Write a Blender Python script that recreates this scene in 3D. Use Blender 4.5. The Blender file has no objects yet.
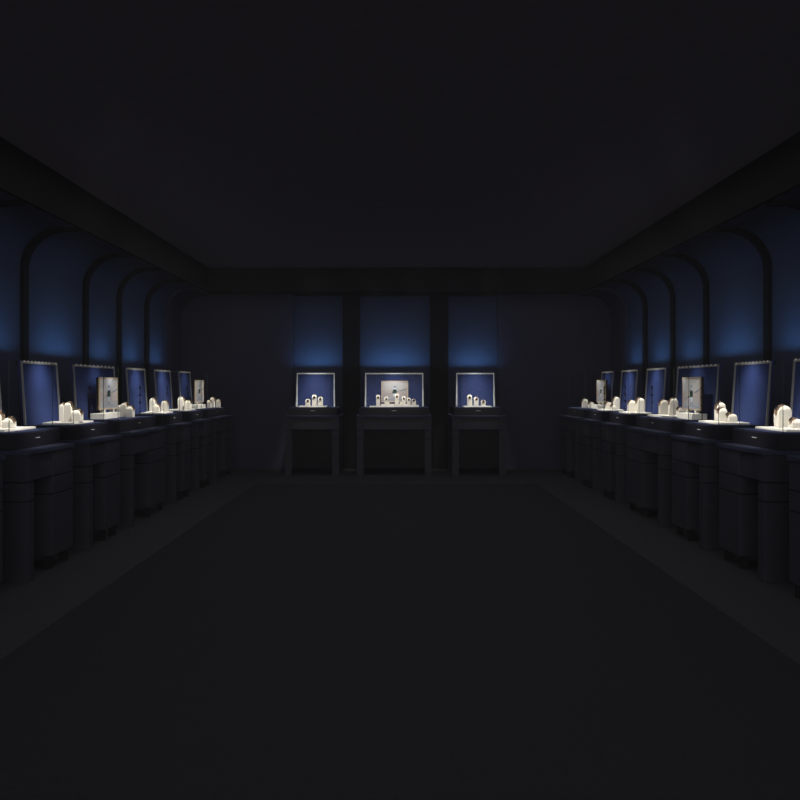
import bpy, bmesh, math
from mathutils import Vector, Matrix

sc = bpy.context.scene
COL = sc.collection
R = math.radians

# ------------------------------------------------------------------ camera, light, exposure
EYE = 1.6
F = 777.8          # focal length in pixels of the 800 px frame
VX, VY = 396.0, 386.0
cam_d = bpy.data.cameras.new('camera')
cam_d.sensor_width = 36.0
cam_d.lens = 35.0
cam_d.shift_x = (400 - VX) / 800
cam_d.shift_y = (VY - 400) / 800
cam_d.clip_end = 100
cam = bpy.data.objects.new('camera', cam_d)
COL.objects.link(cam)
cam.location = (0, 0, EYE)
cam.rotation_euler = (R(90), 0, 0)
sc.camera = cam

sc.view_settings.view_transform = 'Standard'
sc.view_settings.look = 'None'
sc.view_settings.gamma = 1.0
sc.view_settings.exposure = 0.0
sc.view_settings.use_curve_mapping = False

world = bpy.data.worlds.new('world')
sc.world = world
world.use_nodes = True
bg = world.node_tree.nodes['Background']
bg.inputs[0].default_value = (0.75, 0.8, 1.0, 1)
bg.inputs[1].default_value = 0.15

# thin world haze added to lift the dark recesses evenly
hz = world.node_tree.nodes.new('ShaderNodeVolumeScatter')
hz.inputs['Color'].default_value = (1.0, 0.93, 0.98, 1)
hz.inputs['Density'].default_value = 0.0016
hz.inputs['Anisotropy'].default_value = -0.5
world.node_tree.links.new(hz.outputs[0], world.node_tree.nodes['World Output'].inputs['Volume'])

sc.cycles.caustics_reflective = False
sc.cycles.caustics_refractive = False
sc.cycles.sample_clamp_indirect = 2.0
sc.cycles.max_bounces = 8
sc.cycles.transparent_max_bounces = 16

P_REAR_FILL = 130.0
P_CEILING_FILL = 98.0
P_TRAY = 2.15
P_PANEL = 4.3
P_WALL = 1.25


def light(name, kind, power, loc, target, color=(1, 1, 1), **kw):
    d = bpy.data.lights.new(name, kind)
    d.energy = power
    d.color = color
    for k, v in kw.items():
        setattr(d, k, v)
    o = bpy.data.objects.new(name, d)
    COL.objects.link(o)
    o.location = loc
    v = Vector(target) - Vector(loc)
    o.rotation_euler = v.to_track_quat('-Z', 'Y').to_euler()
    return o


# unseen fill light added behind the camera to lift the dark surfaces
light('added_rear_fill', 'AREA', P_REAR_FILL, (0, -6.0, 2.0), (0, 5, 2.0), (0.93, 0.95, 1.0),
      shape='RECTANGLE', size=7.6, size_y=3.2)
# broad fill light added under the ceiling to lift floor and walls
light('added_ceiling_fill', 'AREA', P_CEILING_FILL, (0, 4.6, EYE + 2.19), (0, 4.6, 0), (0.95, 0.95, 1.0),
      shape='RECTANGLE', size=6.4, size_y=19.0)


# ------------------------------------------------------------------ materials
def mat(name, col, rough=0.6, metal=0.0, noise=0.0, nscale=40.0, spec=0.5, bump=0.0, col2=None):
    m = bpy.data.materials.new(name)
    m.use_nodes = True
    nt = m.node_tree
    b = nt.nodes['Principled BSDF']
    b.inputs['Base Color'].default_value = (*col, 1)
    b.inputs['Roughness'].default_value = rough
    b.inputs['Metallic'].default_value = metal
    b.inputs['Specular IOR Level'].default_value = spec
    if noise or bump:
        tc = nt.nodes.new('ShaderNodeTexCoord')
        n = nt.nodes.new('ShaderNodeTexNoise')
        n.inputs['Scale'].default_value = nscale
        n.inputs['Detail'].default_value = 5
        nt.links.new(tc.outputs['Object'], n.inputs['Vector'])
        if noise:
            rp = nt.nodes.new('ShaderNodeValToRGB')
            c2 = col2 or tuple(c * (1 - noise) for c in col)
            c3 = col if col2 else tuple(c * (1 + noise) for c in col)
            rp.color_ramp.elements[0].position = 0.3
            rp.color_ramp.elements[1].position = 0.7
            rp.color_ramp.elements[0].color = (*c2, 1)
            rp.color_ramp.elements[1].color = (*c3, 1)
            nt.links.new(n.outputs['Fac'], rp.inputs['Fac'])
            nt.links.new(rp.outputs['Color'], b.inputs['Base Color'])
        if bump:
            bp = nt.nodes.new('ShaderNodeBump')
            bp.inputs['Strength'].default_value = bump
            bp.inputs['Distance'].default_value = 0.01
            nt.links.new(n.outputs['Fac'], bp.inputs['Height'])
            nt.links.new(bp.outputs['Normal'], b.inputs['Normal'])
    return m


M = {}
M['wall'] = mat('blue_wall_paint', (0.046, 0.056, 0.096), 0.8, noise=0.08, nscale=30, spec=0.15)
M['plain'] = mat('dark_navy_wall_paint', (0.050, 0.051, 0.084), 0.8, noise=0.06, nscale=25, spec=0.15)
M['black'] = mat('matt_black_paint', (0.011, 0.010, 0.010), 0.8, noise=0.1, spec=0.1)
M['ceil'] = mat('dark_ceiling_paint', (0.235, 0.200, 0.225), 0.9, noise=0.06, nscale=12, spec=0.05)
M['floor'] = mat('dark_grey_floor', (0.041, 0.041, 0.044), 0.6, noise=0.1, nscale=6, spec=0.2)
M['carpet'] = mat('charcoal_carpet', (0.035, 0.033, 0.035), 0.95, noise=0.25, nscale=220, spec=0.0, bump=0.3)
M['cab'] = mat('black_navy_lacquer', (0.042, 0.040, 0.053), 0.55, noise=0.08, nscale=18, spec=0.25)
M['cabdark'] = mat('black_recess', (0.018, 0.016, 0.016), 0.7, noise=0.1, spec=0.1)
M['plat'] = mat('lit_platform_top', (0.022, 0.030, 0.072), 0.7, noise=0.1, nscale=120, spec=0.2)  # blue light falling on the platform top, put into its colour
M['panel'] = mat('blue_suede', (0.037, 0.056, 0.165), 0.9, noise=0.10, nscale=160, spec=0.1, bump=0.15)
M['steel'] = mat('brushed_steel', (0.94, 0.93, 0.90), 0.45, metal=0.1, noise=0.04, nscale=90)
M['led'] = mat('led_diode', (0.8, 0.75, 0.6), 0.4, noise=0.03)
M['led'].node_tree.nodes['Principled BSDF'].inputs['Emission Color'].default_value = (1, .85, .6, 1)
M['led'].node_tree.nodes['Principled BSDF'].inputs['Emission Strength'].default_value = 0.12
M['platform'] = mat('black_lacquer_platform', (0.014, 0.014, 0.020), 0.5, noise=0.08, spec=0.2)
M['ledge'] = mat('spill_lit_worktop', (0.040, 0.046, 0.085), 0.6, noise=0.08, spec=0.2)  # blue spill light from the vitrines put into the worktop colour
M['post'] = mat('black_metal', (0.012, 0.012, 0.014), 0.45, metal=0.3, noise=0.1)
M['white'] = mat('ivory_leatherette', (0.80, 0.75, 0.66), 0.6, noise=0.05, nscale=150, spec=0.3)
M['tray'] = mat('white_lacquer_tray', (0.84, 0.80, 0.73), 0.5, noise=0.04, nscale=90, spec=0.3)
M['steel_dim'] = mat('shaded_steel', (0.60, 0.57, 0.52), 0.38, metal=0.6, noise=0.04, nscale=90)  # steel of the side frames, with shade put into its colour
M['gold'] = mat('rose_gold', (0.34, 0.22, 0.14), 0.4, metal=0.4, noise=0.06, nscale=90)
M['dial'] = mat('dark_dial', (0.010, 0.010, 0.013), 0.6, noise=0.1, spec=0.1)
M['brass'] = mat('pale_gold_frame', (0.74, 0.56, 0.36), 0.4, metal=0.4, noise=0.05, nscale=90)
M['ink_blue'] = mat('print_ink_slate', (0.20, 0.24, 0.32), 0.6, noise=0.1)
M['ink_pale'] = mat('print_ink_pale_blue', (0.62, 0.70, 0.80), 0.6, noise=0.05)
M['ink_green'] = mat('print_ink_green', (0.010, 0.060, 0.035), 0.5, noise=0.2)
M['ink_black'] = mat('print_ink_black', (0.012, 0.014, 0.020), 0.5, noise=0.1)


def glass_mat():
    m = bpy.data.materials.new('clear_glass')
    m.use_nodes = True
    nt = m.node_tree
    nt.nodes.clear()
    out = nt.nodes.new('ShaderNodeOutputMaterial')
    mix = nt.nodes.new('ShaderNodeMixShader')
    tr = nt.nodes.new('ShaderNodeBsdfTransparent')
    tr.inputs[0].default_value = (0.985, 0.99, 0.99, 1)
    gl = nt.nodes.new('ShaderNodeBsdfGlossy')
    gl.inputs['Roughness'].default_value = 0.03
    mix.inputs[0].default_value = 0.002
    nt.links.new(tr.outputs[0], mix.inputs[1])
    nt.links.new(gl.outputs[0], mix.inputs[2])
    nt.links.new(mix.outputs[0], out.inputs[0])
    return m


M['glass'] = glass_mat()


def edge_mat():
    m = bpy.data.materials.new('polished_glass_edge')
    m.use_nodes = True
    nt = m.node_tree
    b = nt.nodes['Principled BSDF']
    b.inputs['Base Color'].default_value = (0.05, 0.06, 0.06, 1)
    b.inputs['Roughness'].default_value = 0.2
    b.inputs['Alpha'].default_value = 0.4
    return m


M['edge'] = edge_mat()


def print_mat():
    # the printed paper: pale grey at the top, dusty pink in the middle, blue grey at the foot
    m = bpy.data.materials.new('printed_paper')
    m.use_nodes = True
    nt = m.node_tree
    b = nt.nodes['Principled BSDF']
    b.inputs['Roughness'].default_value = 0.55
    tc = nt.nodes.new('ShaderNodeTexCoord')
    sep = nt.nodes.new('ShaderNodeSeparateXYZ')
    ns = nt.nodes.new('ShaderNodeTexNoise')
    ns.inputs['Scale'].default_value = 5.0
    ad = nt.nodes.new('ShaderNodeMath'); ad.operation = 'MULTIPLY_ADD'
    ad.inputs[1].default_value = 0.25
    rp = nt.nodes.new('ShaderNodeValToRGB')
    e = rp.color_ramp.elements
    e[0].position = 0.12; e[0].color = (0.36, 0.37, 0.42, 1)
    e[1].position = 1.0; e[1].color = (0.62, 0.60, 0.59, 1)
    k = e.new(0.42); k.color = (0.50, 0.42, 0.40, 1)
    k = e.new(0.62); k.color = (0.56, 0.53, 0.52, 1)
    nt.links.new(tc.outputs['Generated'], sep.inputs[0])
    nt.links.new(tc.outputs['Generated'], ns.inputs['Vector'])
    nt.links.new(ns.outputs['Fac'], ad.inputs[0])
    nt.links.new(sep.outputs['Z'], ad.inputs[2])
    sb = nt.nodes.new('ShaderNodeMath'); sb.operation = 'SUBTRACT'; sb.inputs[1].default_value = 0.12
    nt.links.new(ad.outputs[0], sb.inputs[0])
    nt.links.new(sb.outputs[0], rp.inputs['Fac'])
    nt.links.new(rp.outputs['Color'], b.inputs['Base Color'])
    return m


M['print'] = print_mat()


# ------------------------------------------------------------------ mesh helpers
def add_box(bm, x0, x1, y0, y1, z0, z1, mi=0, bevel=0.0):
    ret = bmesh.ops.create_cube(bm, size=1.0)
    vs = ret['verts']
    for v in vs:
        v.co = Vector((x0 + (v.co.x + .5) * (x1 - x0), y0 + (v.co.y + .5) * (y1 - y0), z0 + (v.co.z + .5) * (z1 - z0)))
    fs = {f for v in vs for f in v.link_faces}
    for f in fs:
        f.material_index = mi
    if bevel:
        es = {e for v in vs for e in v.link_edges}
        bmesh.ops.bevel(bm, geom=list(es), offset=bevel, segments=2, profile=0.7, affect='EDGES', material=-1)


def add_hexa(bm, pts, mi=0):
    """eight points: bottom ring (4) then top ring (4), counter-clockwise from above"""
    v = [bm.verts.new(p) for p in pts]
    for q in ((3, 2, 1, 0), (4, 5, 6, 7), (0, 1, 5, 4), (1, 2, 6, 5), (2, 3, 7, 6), (3, 0, 4, 7)):
        bm.faces.new([v[i] for i in q]).material_index = mi


def add_cyl(bm, c, axis, r, h, seg=16, mi=0):
    axis = Vector(axis).normalized()
    q = Vector((0, 0, 1)).rotation_difference(axis).to_matrix().to_4x4()
    ret = bmesh.ops.create_cone(bm, cap_ends=True, segments=seg, radius1=r, radius2=r, depth=h,
                                matrix=Matrix.Translation(Vector(c)) @ q)
    for f in {f for v in ret['verts'] for f in v.link_faces}:
        f.material_index = mi


def extrude_profile(bm, prof, y0, y1, mi=0):
    """prof: closed list of (x, z), extruded along y"""
    a = [bm.verts.new((x, y0, z)) for x, z in prof]
    b = [bm.verts.new((x, y1, z)) for x, z in prof]
    n = len(prof)
    for i in range(n):
        bm.faces.new((a[i], a[(i + 1) % n], b[(i + 1) % n], b[i])).material_index = mi
    bm.faces.new(a[::-1]).material_index = mi
    bm.faces.new(b).material_index = mi


def link(name, bm, mats, parent=None, recalc=True):
    if recalc:
        bmesh.ops.recalc_face_normals(bm, faces=bm.faces[:])
    me = bpy.data.meshes.new(name)
    bm.to_mesh(me)
    bm.free()
    for m in (mats if isinstance(mats, (list, tuple)) else [mats]):
        me.materials.append(m)
    o = bpy.data.objects.new(name, me)
    COL.objects.link(o)
    if parent:
        o.parent = parent
    return o


def boxobj(name, m, parent, *boxes, bevel=0.0):
    bm = bmesh.new()
    for b in boxes:
        add_box(bm, *b, bevel=bevel)
    return link(name, bm, m, parent)


def tag(o, label, cat, group=None, kind=None):
    o['label'] = label
    o['category'] = cat
    if group:
        o['group'] = group
    if kind:
        o['kind'] = kind
    return o


def thing(name, label, cat, loc, rot=0.0, group=None):
    o = bpy.data.objects.new(name, None)
    COL.objects.link(o)
    o.empty_display_size = 0.1
    o.location = loc
    o.rotation_euler = (0, 0, rot)
    return tag(o, label, cat, group)


def struct(name, bm, m):
    o = link(name, bm, m)
    o['kind'] = 'structure'
    return o


# ------------------------------------------------------------------ the room
W = 4.18           # niche wall
WR = 4.14          # face of the ribs
YB = 15.10         # niche wall at the far end
YF = -6.2          # open entrance
SOF = EYE + 1.77   # soffit height
TOP = EYE + 2.22   # raised ceiling
SX = 3.55          # inner edge of soffit

bm = bmesh.new(); add_box(bm, -4.6, 4.6, YF, YB + .3, -0.12, 0)
struct('floor', bm, M['floor'])
bm = bmesh.new(); add_box(bm, -SX - .02, SX + .02, YF, YB - .55, TOP, TOP + .12)
struct('ceiling', bm, M['ceil'])


def cove(face, top, inner, rad, back, n=10):
    p = [(face, 0.0)]
    for i in range(n + 1):
        a = math.pi / 2 * i / n
        p.append((face - rad + rad * math.cos(a), top - rad + rad * math.sin(a)))
    p += [(inner + .02, top), (inner + .02, top + .04), (back, top + .04), (back, 0.0)]
    return p


for s, nm in ((-1, 'left'), (1, 'right')):
    bm = bmesh.new()
    extrude_profile(bm, [(s * x, z) for x, z in cove(W, SOF, SX, .45, 4.5)], YF, YB + .2)
    struct('wall_' + nm, bm, M['wall'])
    bm = bmesh.new()      # fascia of the raised ceiling
    add_box(bm, min(s * (SX - .03), s * (SX + .02)), max(s * (SX - .03), s * (SX + .02)), YF, YB - .55, SOF - .004, TOP)
    struct('trim_1' if s < 0 else 'trim_2', bm, M['black'])

ribs = [(7.40, 7.51), (8.65, 8.77), (10.37, 10.49), (11.63, 11.75), (12.91, 13.06), (6.15, 6.26), (4.9, 5.0)]
k = 3
for s in (-1, 1):
    for (a, b) in ribs:
        bm = bmesh.new()
        extrude_profile(bm, [(s * x, z) for x, z in cove(WR, SOF - .035, SX, .43, W + .02)], a, b)
        struct('trim_%d' % k, bm, M['black']); k += 1
    bm = bmesh.new()      # plain pier in the far corner
    extrude_profile(bm, [(s * x, z) for x, z in cove(WR, SOF - .035, SX, .43, W + .02)], 14.0, YB)
    struct('trim_%d' % k, bm, M['plain']); k += 1

# far wall: niche plane, piers, header, soffit
bm = bmesh.new(); add_box(bm, -4.5, 4.5, YB, YB + .2, 0, TOP + .1)
struct('wall_back', bm, M['wall'])
NT = EYE + 1.74
back_niches = [(-1.982, -1.03), (-.70, .66), (1.01, 1.963)]
YP = YB - .10
for (a, b, m, z1) in ((-W, -1.982, 'plain', SOF), (1.963, W, 'plain', SOF),
                      (-1.03, -.70, 'black', SOF), (.66, 1.01, 'black', SOF)):
    bm = bmesh.new(); add_box(bm, a, b, YP, YB, 0, z1)
    struct('trim_%d' % k, bm, M[m]); k += 1
bm = bmesh.new()
for (a, b) in back_niches:
    add_box(bm, a, b, YP, YB, NT, SOF)
struct('trim_%d' % k, bm, M['black']); k += 1
bm = bmesh.new(); add_box(bm, -SX, SX, YB - .55, YB, SOF, SOF + .04)
struct('trim_%d' % k, bm, M['black']); k += 1
bm = bmesh.new(); add_box(bm, -SX, SX, YB - .55, YB - .45, SOF + .04, TOP)
struct('trim_%d' % k, bm, M['black']); k += 1

# carpet
bm = bmesh.new(); add_box(bm, -2.3, 2.3, -3.0, 12.6, 0.0, 0.012, bevel=.005)
tag(link('carpet', bm, M['carpet']), 'large charcoal carpet running down the middle of the dark floor', 'carpet')

# ------------------------------------------------------------------ cabinets, vitrines
H_LEDGE = EYE - .527
H_PLAT = EYE - .385
H_TOP = EYE + .243


def carcass(name, t, x0, x1, y0, y1, zb=.12):
    """a carcass with two horizontal shadow gaps running round it, drawers and a door"""
    p = boxobj(name, M['cabdark'], t, (x0 + .008, x1 - .008, y0 + .008, y1 - .008, zb, H_LEDGE - .035))
    boxobj('door', M['cab'], p, (x0, x1, y0, y1, zb, .650), bevel=.004)
    boxobj('drawer', M['cab'], p, (x0, x1, y0, y1, .664, .806), bevel=.004)
    boxobj('drawer', M['cab'], p, (x0, x1, y0, y1, .820, H_LEDGE - .037), bevel=.004)
    return p


def cabinet(loc, rot, w, label, group, near=0):
    """near: -1 / +1 the end towards the entrance carries a slim end panel, the other a wide pedestal"""
    t = thing('display_cabinet', label, 'cabinet', loc, rot, group)
    hw = w / 2
    y0, y1 = -1.21, -.12
    boxobj('worktop', M['ledge'], t, (-hw, hw, y0, y1, H_LEDGE - .035, H_LEDGE), bevel=.004)
    slim, wide = .10, w * .46
    e = hw - .015
    lim = {}
    for s in (-1, 1):
        pw = .12 if near == 0 else (slim if s == near else wide)
        a, b = (-e, -e + pw) if s < 0 else (e - pw, e)
        carcass('end_panel' if pw <= .12 else 'pedestal', t, a, b, y0 + .015, y1, 0.0 if pw <= .12 else .12)
        lim[s] = b if s < 0 else a
        if pw > .12:
            for yy in (y0 + .05, y1 - .07):
                for x in (a + .05, b - .05):
                    boxobj('leg', M['cabdark'], t, (x - .03, x + .03, yy, yy + .06, 0, .12))
    boxobj('apron', M['cab'], t, (lim[-1], lim[1], y0 + .03, y0 + .05, .822, H_LEDGE - .035))
    boxobj('back_board', M['cabdark'], t, (lim[-1], lim[1], y0 + (.55 if near else .07), y0 + (.57 if near else .09), .25 if near else .13, H_LEDGE - .036))
    return t


def vitrine(loc, rot, w, pw, label, group, hinge=0, plat=None, hood=None, aim=None, fw=(.016, .007), cone=18, az=.0, fm='steel_dim', pl=1.0, wl=1.0, near=0, hy=-.72):
    """w platform length, pw width of the framed back panel"""
    t = thing('display_vitrine', label, 'display case', (loc[0], loc[1], H_LEDGE), rot, group)
    zb, zp, zt = 0.0, H_PLAT - H_LEDGE, H_TOP - H_LEDGE
    a, b = plat if plat else (-w / 2, w / 2)
    boxobj('platform', M['platform'], t, (a, b, -1.07, -.14, zb, zp - .012), bevel=.006)
    boxobj('lit_top', M['plat'], t, (a + .006, b - .006, -1.064, -.146, zp - .012, zp), bevel=.004)  # thin top split off to hold the painted blue light
    h = pw / 2
    lip = zt + .011
    # leaning back panel
    bm = bmesh.new()
    add_hexa(bm, [(-h, -.56, zp), (h, -.56, zp), (h, -.535, zp), (-h, -.535, zp),
                  (-h, -.52, lip), (h, -.52, lip), (h, -.495, lip), (-h, -.495, lip)])
    link('back_panel', bm, M['panel'], t)
    # steel frame, legs widening towards the foot
    bm = bmesh.new()
    for s in (-1, 1):
        xi, xo0, xo1 = s * (h - .004), s * (h + fw[0]), s * (h + fw[1])
        lo, hi = (min(xi, xo0), max(xi, xo0)), (min(xi, xo1), max(xi, xo1))
        add_hexa(bm, [(lo[0], -.578, zp), (lo[1], -.578, zp), (lo[1], -.561, zp), (lo[0], -.561, zp),
                      (hi[0], -.538, zt), (hi[1], -.538, zt), (hi[1], -.522, zt), (hi[0], -.522, zt)])
    add_box(bm, -h + .004, h - .004, -.536, -.523, zt - .022, zt)
    fr = link('frame', bm, M[fm], t)
    n = 10
    for i in range(n):
        x = -h + (i + .5) * pw / n
        boxobj('led', M['led'], fr, (x - .007, x + .007, -.545, -.536, zt - .008, zt + .006))
    # unseen trough added behind the panel to cut off the wall-wash lamp below
    qa, qb = {0: (-.95 * h, .95 * h), 1: (-.97 * h, .62 * h), -1: (-.62 * h, .97 * h)}[near]
    qc = (qa + qb) / 2
    boxobj('added_light_trough', M['post'], t, (qa, qb, -.494, -.405, zt - .035, zt - .025), (qa, qb, -.415, -.405, zt - .025, zt + .012),
           (qa, qa + .01, -.494, -.415, zt - .025, zt + .012), (qb - .01, qb, -.494, -.415, zt - .025, zt + .012))
    # glass hood with dark corner posts
    g0, g1 = hood if hood else (-h, h)
    zg = zt - .03
    bm = bmesh.new()
    add_box(bm, g0 + .005, g1 - .005, -1.035, -1.029, zp, zg)
    for x in (g0, g1):
        add_box(bm, x - .003, x + .003, -1.029, -.60, zp, zg)
    add_box(bm, g0, g1, -1.035, -.56, zg, zg + .006)
    link('glass_hood', bm, M['glass'], t)
    for s, x in ((-1, g0), (1, g1)):
        bm = bmesh.new()
        add_box(bm, x - .0016, x + .0016, -1.039, -1.032, zp, zg)
        link('glass_edge', bm, M['edge'], t)
        if s == hinge:
            rod = boxobj('hinge_rod', M['post'], t, (x - .0035, x + .0035, hy, hy + .008, zp, zp + .40))
            for hz in (.16, .26, .36):
                boxobj('hinge', M['post'], rod, (x - .011, x + .011, hy - .010, hy + .018, zp + hz - .009, zp + hz + .009))
    boxobj('nameplate', M['steel'], t, ((a + b) / 2 - .04, (a + b) / 2 + .04, -1.073, -1.069, zp * .55, zp * .55 + .005))
    # lamps of the vitrine
    mw = Matrix.Translation(Vector((loc[0], loc[1], 0))) @ Matrix.Rotation(rot, 4, 'Z')
    P = lambda x, y, z: mw @ Vector((x, y, z))
    light('led_strip_wall', 'AREA', P_WALL * wl * pw / .75, P(qc, -.468, H_TOP - .006), P(qc, 0.0, H_TOP + .30), (0.24, 0.57, 1.0),
          shape='RECTANGLE', size=(qb - qa) * .95, size_y=.012, spread=R(110))
    light('led_strip_panel', 'SPOT', P_PANEL * pl, P(0, -.82, H_TOP - .03), P(0, -.54, H_TOP - .24), (0.90, 0.94, 1.0),
          spot_size=R(110), spot_blend=1.0, shadow_soft_size=.05)
    for (ax, dx) in (aim or [(0, 0)]):
        light('ceiling_spot', 'AREA', P_TRAY * (1.0 if near else 1.05) * (1 if len(aim or [0]) == 1 else .7), P(ax + dx, -2.1, TOP - .1), P(ax, -.79, H_PLAT + az), (1.0, 0.95, 0.86),
              shape='DISK', size=.30, spread=R(cone))
    return t


ORD = {'N': 'nearest', 'A': 'second', 'B': 'third', 'C': 'fourth', 'D': 'fifth', 'E': 'farthest'}
# unit: (niche centre y, cabinet span, panel width, panel centre y)
UN = {'N': (6.67, (6.30, 7.20), .80, 6.72), 'A': (7.96, (7.54, 8.42), .78, 7.97), 'B': (9.42, (8.76, 10.09), 1.26, 9.43),
      'C': (10.88, (10.49, 11.34), .76, 10.91), 'D': (12.14, (11.72, 12.60), .80, 12.16), 'E': (13.50, (12.89, 14.18), .70, 13.42)}


def origin(side):
    return {'left': (-W, R(90)), 'right': (W, R(-90))}[side]


for side in ('left', 'right'):
    ox, rot = origin(side)
    sg = 1 if side == 'left' else -1          # local x -> world y
    c0, c1 = 4.95, 5.92
    cabinet((ox, (c0 + c1) / 2, 0), rot, c1 - c0,
            'black cabinet cut off by the %s edge of the photo' % side, 'cabinets along the %s wall' % side, near=-sg)
    for u, (yc, (c0, c1), pw, pc) in UN.items():
        cabinet((ox, (c0 + c1) / 2, 0), rot, c1 - c0 - .0,
                'black drawer cabinet carrying the %s glass vitrine along the %s wall' % (ORD[u], side),
                'cabinets along the %s wall' % side, near=-sg)
        pl = sorted((sg * (c0 + .005 - pc), sg * (c1 - .005 - pc)))
        hd = None
        if u == 'E':
            hd = tuple(sorted((sg * (12.93 - pc), sg * (14.13 - pc))))
        am = {'N': [6.8], 'A': [8.08], 'B': [9.10, 9.74], 'C': [11.0], 'D': [12.2], 'E': [13.2, 13.85]}[u]
        am = [(sg * (q - pc), sg * d) for q, d in zip(am, (-.75, -.35))]
        extra = {'B': ', with a framed picture inside', 'E': ', with a framed picture inside'}.get(u, '')
        vitrine((ox, pc, 0), rot, 1, pw,
                'blue-backed glass vitrine%s, %s along the %s wall' % (extra, ORD[u], side),
                'vitrines along the %s wall' % side, hinge=0 if u == 'A' else -sg, plat=pl, hood=hd, aim=am, near=-sg,
                hy=-.89 if u == 'N' else -.72, pl=.5 if u in 'BE' else 1.0)

BK = {'left': (-1.503, .68, 1), 'middle': (-.033, 1.055, 0), 'right': (1.484, .68, -1)}
for nm, (xc, pw, hg) in BK.items():
    w = pw + .21
    cabinet((xc, YB, 0), 0, w + .10, 'black cabinet under the %s vitrine on the far wall' % nm, 'cabinets at the far wall')
    vitrine((xc, YB, 0), 0, w, pw,
            {'left': 'square blue vitrine in the left niche of the far wall',
             'middle': 'wide blue vitrine with framed picture in the middle niche of the far wall',
             'right': 'square blue vitrine in the right niche of the far wall'}[nm],
            'vitrines at the far wall', hinge=hg, hood=(-pw / 2 + .04, pw / 2 - .04) if hg else None,
            aim=[(0, .1)] if hg else [(-.25, -.1), (.25, .1)],
            fw=(.026, .014), cone=24, az=.13, fm='steel', pl=.55, wl=1.9)

# ------------------------------------------------------------------ trays
TT = .020


def tray(x0, x1, y0, y1, label, z=H_PLAT, t=TT):
    bm = bmesh.new()
    cx, cy = (x0 + x1) / 2, (y0 + y1) / 2
    add_box(bm, x0 - cx, x1 - cx, y0 - cy, y1 - cy, 0, t, bevel=.004)
    o = link('display_tray', bm, M['tray'])
    o.location = (cx, cy, z)
    return tag(o, label, 'tray', 'white display trays')


for side, s in (('left', -1), ('right', 1)):
    TR = {'N': (3.26, 3.53, 6.48, 7.04), 'A': (3.22, 3.53, 7.76, 8.28), 'C': (3.22, 3.53, 10.70, 11.24), 'D': (3.22, 3.53, 11.95, 12.48)}
    if side == 'right':
        TR['N'] = (3.26, 3.53, 6.50, 7.06)
        TR['B'] = (3.24, 3.53, 9.50, 10.02)
    for u, (a, b, c, d) in TR.items():
        x0, x1 = sorted((s * a, s * b))
        tray(x0, x1, c, d, 'thin white tray in the %s vitrine along the %s wall' % (ORD[u], side))
SB = F / 14.35
bx = lambda px: (px - VX) / SB
tray(bx(299.7), bx(326.9), 14.15, 14.45, 'thin white tray in the left vitrine on the far wall')
tray(bx(463), bx(490.6), 14.15, 14.45, 'thin white tray in the right vitrine on the far wall')
tray(bx(370), bx(394.6), 14.15, 14.36, 'white tray at the left of the middle vitrine on the far wall')
tray(bx(402.6), bx(418.6), 14.20, 14.41, 'white tray at the right of the middle vitrine on the far wall', t=.035)


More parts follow.
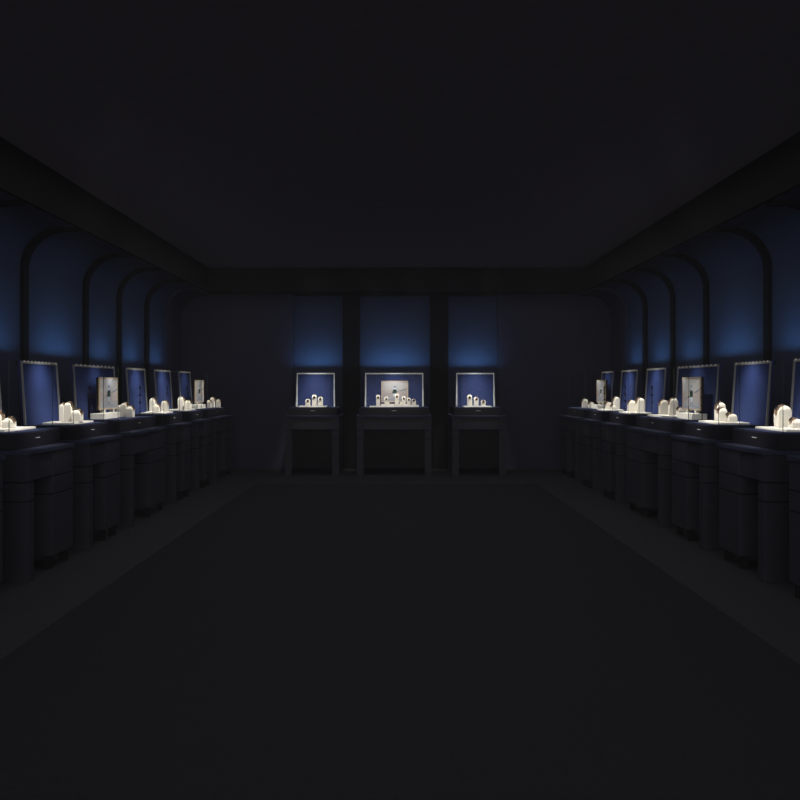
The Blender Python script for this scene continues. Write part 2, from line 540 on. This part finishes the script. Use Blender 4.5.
# ------------------------------------------------------------------ watch stands and watches
def stand(x, y, z, rot, w, d, h, where, tilt=72):
    """ivory arched block; its front (local -y) curves down"""
    bm = bmesh.new()
    N = 12
    rf = .60 * d
    rz = min(.42 * h, .95 * d)
    rs = .46 * w

    def top(u, v):
        t = max(0.0, ((-d / 2 + rf) - v) / rf)
        f = rz * (1 - math.sqrt(max(0, 1 - t * t)))
        t2 = max(0.0, (abs(u) - (w / 2 - rs)) / rs)
        g = rs * (1 - math.sqrt(max(0, 1 - t2 * t2)))
        t3 = max(0.0, (v - .1 * d) / (.4 * d))
        k = .55 * d * (1 - math.sqrt(max(0, 1 - t3 * t3)))
        return h - max(f, g, k)
    grid = [[None] * (N + 1) for _ in range(N + 1)]
    us = [-w / 2 * math.cos(math.pi * i / N) for i in range(N + 1)]
    vs = [-d / 2 * math.cos(math.pi * j / N) for j in range(N + 1)]
    for i, u in enumerate(us):
        for j, v in enumerate(vs):
            grid[i][j] = bm.verts.new((u, v, top(u, v)))
    for i in range(N):
        for j in range(N):
            bm.faces.new((grid[i][j], grid[i + 1][j], grid[i + 1][j + 1], grid[i][j + 1]))
    ring = [grid[i][0] for i in range(N)] + [grid[N][j] for j in range(N)] + \
           [grid[i][N] for i in range(N, 0, -1)] + [grid[0][j] for j in range(N, 0, -1)]
    low = [bm.verts.new((v.co.x, v.co.y, 0)) for v in ring]
    n = len(ring)
    for i in range(n):
        bm.faces.new((low[i], low[(i + 1) % n], ring[(i + 1) % n], ring[i]))
    bm.faces.new(low[::-1])
    t = link('watch_stand', bm, M['white'])
    t.location = (x, y, z)
    t.rotation_euler = (0, 0, rot)
    tag(t, where, 'display stand', 'ivory watch stands')
    # a groove pad lower on the front face
    pad = boxobj('front_pad', M['tray'], t, (-w * .28, w * .28, -d / 2 - .003, -d / 2, h * .06, max(h - rz - .012, h * .12)))
    # the watch: band laid over the front curve, with dial
    bm = bmesh.new()
    bw = w * (.12 if tilt > 60 else .20)
    bt = .0065 if tilt > 60 else .011
    pts = []
    for i in range(11):
        a = R(4 + 82 * i / 10)
        pts.append((-d / 2 + rf - rf * math.sin(a), h - rz + rz * math.cos(a), a))
    prev = None
    for (v, zz, a) in pts:
        nrm = (-math.sin(a), math.cos(a))
        q = [bm.verts.new((sx * bw, v + nrm[0] * o, zz + nrm[1] * o)) for sx, o in ((-1, .0005), (1, .0005), (1, bt), (-1, bt))]
        if prev:
            for i in range(4):
                bm.faces.new((prev[i], prev[(i + 1) % 4], q[(i + 1) % 4], q[i]))
        else:
            bm.faces.new(q)
        prev = q
    bm.faces.new(prev[::-1])
    a = R(tilt)
    nrm = Vector((0, -math.sin(a), math.cos(a)))
    c = Vector((0, -d / 2 + rf - rf * math.sin(a), h - rz + rz * math.cos(a)))
    rr = min(w * .27, .021)
    add_cyl(bm, c + nrm * (bt + .0015), nrm, rr * 1.18, .010, 18, 0)
    add_cyl(bm, c + nrm * (bt + .004), nrm, rr, .010, 18, 1)
    wt = link('wristwatch', bm, [M['gold'], M['dial']])
    wt.location = (x, y, z)
    wt.rotation_euler = (0, 0, rot)
    return t, wt


def side_stand(side, u, px, yd, ytop, w, d, desc, zb=H_PLAT + TT):
    """px, ytop: where the photo shows the stand; yd: its distance down the room"""
    ox, rot = origin(side)
    x = (px - VX) * yd / F
    h = EYE + (VY - ytop) * yd / F - zb
    lab = '%s ivory watch stand in the %s vitrine along the %s wall' % (desc, ORD[u], side)
    t, wt = stand(x, yd, zb, rot, w, d, h, lab, 50)
    tag(wt, 'watch with dark dial on the %s stand of the %s vitrine, %s wall' % (desc, ORD[u], side), 'watch', 'watches on ivory stands')


L = 'left'
side_stand(L, 'N', -2.0, 6.80, 411.5, .085, .085, 'taller')
side_stand(L, 'N', 9.0, 6.74, 418.0, .085, .085, 'shorter')
side_stand(L, 'A', 62.8, 8.12, 403.8, .075, .045, 'rear')
side_stand(L, 'A', 69.0, 7.98, 402.5, .080, .072, 'tall middle')
side_stand(L, 'A', 77.3, 7.95, 410.0, .090, .088, 'low front')
side_stand(L, 'B', 120.5, 9.82, 405.0, .075, .075, 'rear', H_PLAT)
side_stand(L, 'B', 124.6, 9.68, 402.8, .075, .070, 'tallest', H_PLAT)
side_stand(L, 'B', 130.5, 9.62, 406.5, .080, .080, 'front', H_PLAT)
side_stand(L, 'C', 153.0, 11.06, 398.0, .080, .080, 'tallest')
side_stand(L, 'C', 157.0, 10.93, 404.5, .080, .075, 'low middle')
side_stand(L, 'C', 165.0, 11.22, 400.7, .085, .090, 'farther')
side_stand(L, 'D', 181.3, 12.18, 397.0, .085, .090, 'taller')
side_stand(L, 'D', 188.0, 12.15, 400.3, .085, .090, 'lower')
side_stand(L, 'E', 209.0, 13.80, 400.3, .075, .070, 'low left', H_PLAT)
side_stand(L, 'E', 212.5, 13.90, 397.3, .075, .075, 'tallest', H_PLAT)
side_stand(L, 'E', 218.3, 14.04, 399.3, .080, .065, 'front', H_PLAT)
L = 'right'
side_stand(L, 'N', 782.8, 6.86, 405.5, .090, .115, 'taller')
side_stand(L, 'N', 796.0, 6.76, 419.0, .085, .090, 'shorter')
side_stand(L, 'A', 720.0, 8.16, 402.4, .085, .085, 'tallest')
side_stand(L, 'A', 722.0, 8.03, 408.0, .085, .080, 'middle')
side_stand(L, 'A', 731.5, 7.96, 413.6, .085, .085, 'lowest')
side_stand(L, 'B', 663.5, 9.95, 399.8, .085, .100, 'far')
side_stand(L, 'B', 673.0, 9.78, 398.2, .085, .100, 'tallest')
side_stand(L, 'B', 680.8, 9.58, 407.5, .085, .085, 'lowest')
side_stand(L, 'C', 631.5, 11.06, 400.4, .085, .095, 'lower')
side_stand(L, 'C', 640.0, 10.98, 398.0, .090, .100, 'taller')
side_stand(L, 'D', 608.5, 12.34, 402.0, .080, .080, 'left')
side_stand(L, 'D', 616.3, 12.28, 396.8, .080, .085, 'tallest')
side_stand(L, 'D', 613.3, 12.10, 405.0, .075, .060, 'lowest')
side_stand(L, 'E', 585.0, 13.90, 399.0, .085, .095, 'taller', H_PLAT)
side_stand(L, 'E', 591.3, 13.60, 402.2, .085, .085, 'shorter', H_PLAT)


def back_stand(px, wpx, ytop, lab, wlab, yd=14.30, zb=H_PLAT + TT):
    sB = F / yd
    h = EYE + (VY - ytop) / sB - zb
    t, wt = stand((px - VX) / sB, yd, zb, 0, wpx / sB, .085, h, lab)
    tag(wt, wlab, 'watch', 'watches on ivory stands')


for v, lst in (('left', [(308, 4.7, 399, 'lowest'), (314.3, 4.5, 394.6, 'tallest'), (320.4, 4.8, 396.7, 'right')]),
               ('right', [(469.5, 4.7, 394.7, 'tallest'), (476.1, 4.6, 397, 'middle'), (483.2, 4.4, 400, 'lowest')])):
    for (px, wpx, yt, dsc) in lst:
        back_stand(px, wpx, yt, '%s of three ivory watch stands in the %s vitrine on the far wall' % (dsc, v),
                   'watch on the %s stand of the %s vitrine on the far wall' % (dsc, v))
for (px, wpx, yt, dsc, yd, zb) in [(378.1, 3.9, 394.7, 'leftmost', 14.27, H_PLAT + TT),
                                   (386.3, 3.7, 396.6, 'second from left', 14.30, H_PLAT + TT),
                                   (396.9, 3.9, 393.8, 'tallest, central', 14.30, H_PLAT + .025),
                                   (403.8, 3.6, 396.2, 'fourth from left', 14.36, H_PLAT + .035),
                                   (408.8, 3.6, 397.6, 'fifth from left', 14.28, H_PLAT + .035),
                                   (413.7, 4.2, 399.0, 'rightmost', 14.28, H_PLAT + .035)]:
    back_stand(px, wpx, yt, '%s ivory watch stand in the middle vitrine on the far wall' % dsc,
               'watch on the %s stand in the middle vitrine on the far wall' % dsc, yd, zb)


# ------------------------------------------------------------------ framed pictures and their white blocks
def picture(loc, rot, w, h, label):
    t = thing('framed_picture', label, 'picture', loc, rot, 'framed watch pictures')
    foot = .035
    z0 = foot
    boxobj('backing_box', M['cabdark'], t, (-w / 2, w / 2, .006, .036, z0, z0 + h), bevel=.002)
    f = .014
    bm = bmesh.new()
    add_box(bm, -w / 2, w / 2, -.008, .006, z0, z0 + f)
    add_box(bm, -w / 2, w / 2, -.008, .006, z0 + h - f, z0 + h)
    add_box(bm, -w / 2, -w / 2 + f, -.008, .006, z0 + f, z0 + h - f)
    add_box(bm, w / 2 - f, w / 2, -.008, .006, z0 + f, z0 + h - f)
    link('frame', bm, M['brass'], t)
    # print: paper with the watch and two sweeping lines as flat inked shapes
    bm = bmesh.new()
    iw, ih = w / 2 - f, h - 2 * f
    zc = z0 + f
    Q = lambda u, v: (u * iw, zc + v * ih)      # u -1..1, v 0..1
    add_box(bm, -iw, iw, -.003, .006, zc, zc + ih, 0)

    def rect(u0, u1, v0, v1, mi, y=-.0045):
        (xa, za), (xb, zb_) = Q(u0, v0), Q(u1, v1)
        add_box(bm, xa, xb, y, -.003, za, zb_, mi)

    def line(pts, th, mi):
        for (p, q) in zip(pts, pts[1:]):
            a, b = Vector(Q(*p)), Vector(Q(*q))
            n = Vector((-(b - a).y, (b - a).x)).normalized() * th / 2
            add_hexa(bm, [(a.x - n.x, -.0038, a.y - n.y), (b.x - n.x, -.0038, b.y - n.y), (b.x - n.x, -.003, b.y - n.y), (a.x - n.x, -.003, a.y - n.y),
                          (a.x + n.x, -.0038, a.y + n.y), (b.x + n.x, -.0038, b.y + n.y), (b.x + n.x, -.003, b.y + n.y), (a.x + n.x, -.003, a.y + n.y)], mi)
    line([(-.86, .27), (-.5, .36), (-.1, .46), (.3, .53), (.65, .59), (.98, .66)], .008, 1)
    line([(.45, .53), (.7, .57), (.98, .63)], .010, 1)
    line([(.1, .70), (.18, .82), (.36, .92), (.6, .965), (.95, .955)], .004, 1)
    line([(-.7, .03), (-.3, .10), (.1, .12), (.55, .06), (.9, .05)], .007, 1)
    line([(.78, .03), (.86, .16), (.92, .24)], .006, 1)
    rect(-.08, .08, .70, .775, 1)        # strap end
    rect(-.055, .055, .655, .70, 2)
    rect(-.15, .15, .585, .655, 2)       # pale lug
    rect(-.13, .13, .525, .605, 4, -.006)
    rect(-.17, .17, .41, .535, 3)        # green dial
    rect(-.20, .20, .395, .415, 4, -.006)
    rect(-.15, .15, .32, .395, 2)
    rect(-.07, .07, .23, .32, 2)
    rect(-.08, .08, .165, .225, 1)
    link('print', bm, [M['print'], M['ink_blue'], M['ink_pale'], M['ink_green'], M['ink_black']], t)
    for s in (-1, 1):
        boxobj('foot', M['tray'], t, (s * w * .24 - .022, s * w * .24 + .022, -.012, .04, 0, foot))
    return t


def block(x0, x1, y0, y1, h, label):
    cx, cy = (x0 + x1) / 2, (y0 + y1) / 2
    bm = bmesh.new()
    add_box(bm, x0 - cx, x1 - cx, y0 - cy, y1 - cy, 0, h, bevel=.004)
    o = link('plinth_block', bm, M['tray'])
    o.location = (cx, cy, H_PLAT)
    return tag(o, label, 'plinth', 'white picture plinths')


BH = .068
for side, s, u, xb, yb, xp, yp, pw in (
        ('left', -1, 'B', (3.36, 3.535), (8.99, 9.45), 3.47, 9.39, .60),
        ('left', -1, 'E', (3.32, 3.50), (13.02, 13.56), 3.40, 13.44, .58),
        ('right', 1, 'B', (3.36, 3.535), (8.83, 9.30), 3.47, 9.13, .55),
        ('right', 1, 'E', (3.36, 3.535), (12.96, 13.46), 3.49, 13.235, .54)):
    ox, rot = origin(side)
    x0, x1 = sorted((s * xb[0], s * xb[1]))
    block(x0, x1, yb[0], yb[1], BH, 'white block under the framed picture in the %s vitrine along the %s wall' % (ORD[u], side))
    picture((s * xp, yp, H_PLAT + BH), rot, pw, .385,
            'framed picture of a watch in the %s vitrine along the %s wall' % (ORD[u], side))
block(bx(381.0), bx(408.5), 14.42, 14.53, .050, 'white block under the framed picture in the middle vitrine on the far wall')
block(bx(394.9), bx(402.3), 14.25, 14.36, .025, 'low white block under the central stand in the middle far vitrine')
picture(((394.7 - VX) * 14.48 / F, 14.48, H_PLAT + .05), 0, .50, .395, 'landscape framed picture of a watch in the middle vitrine on the far wall')
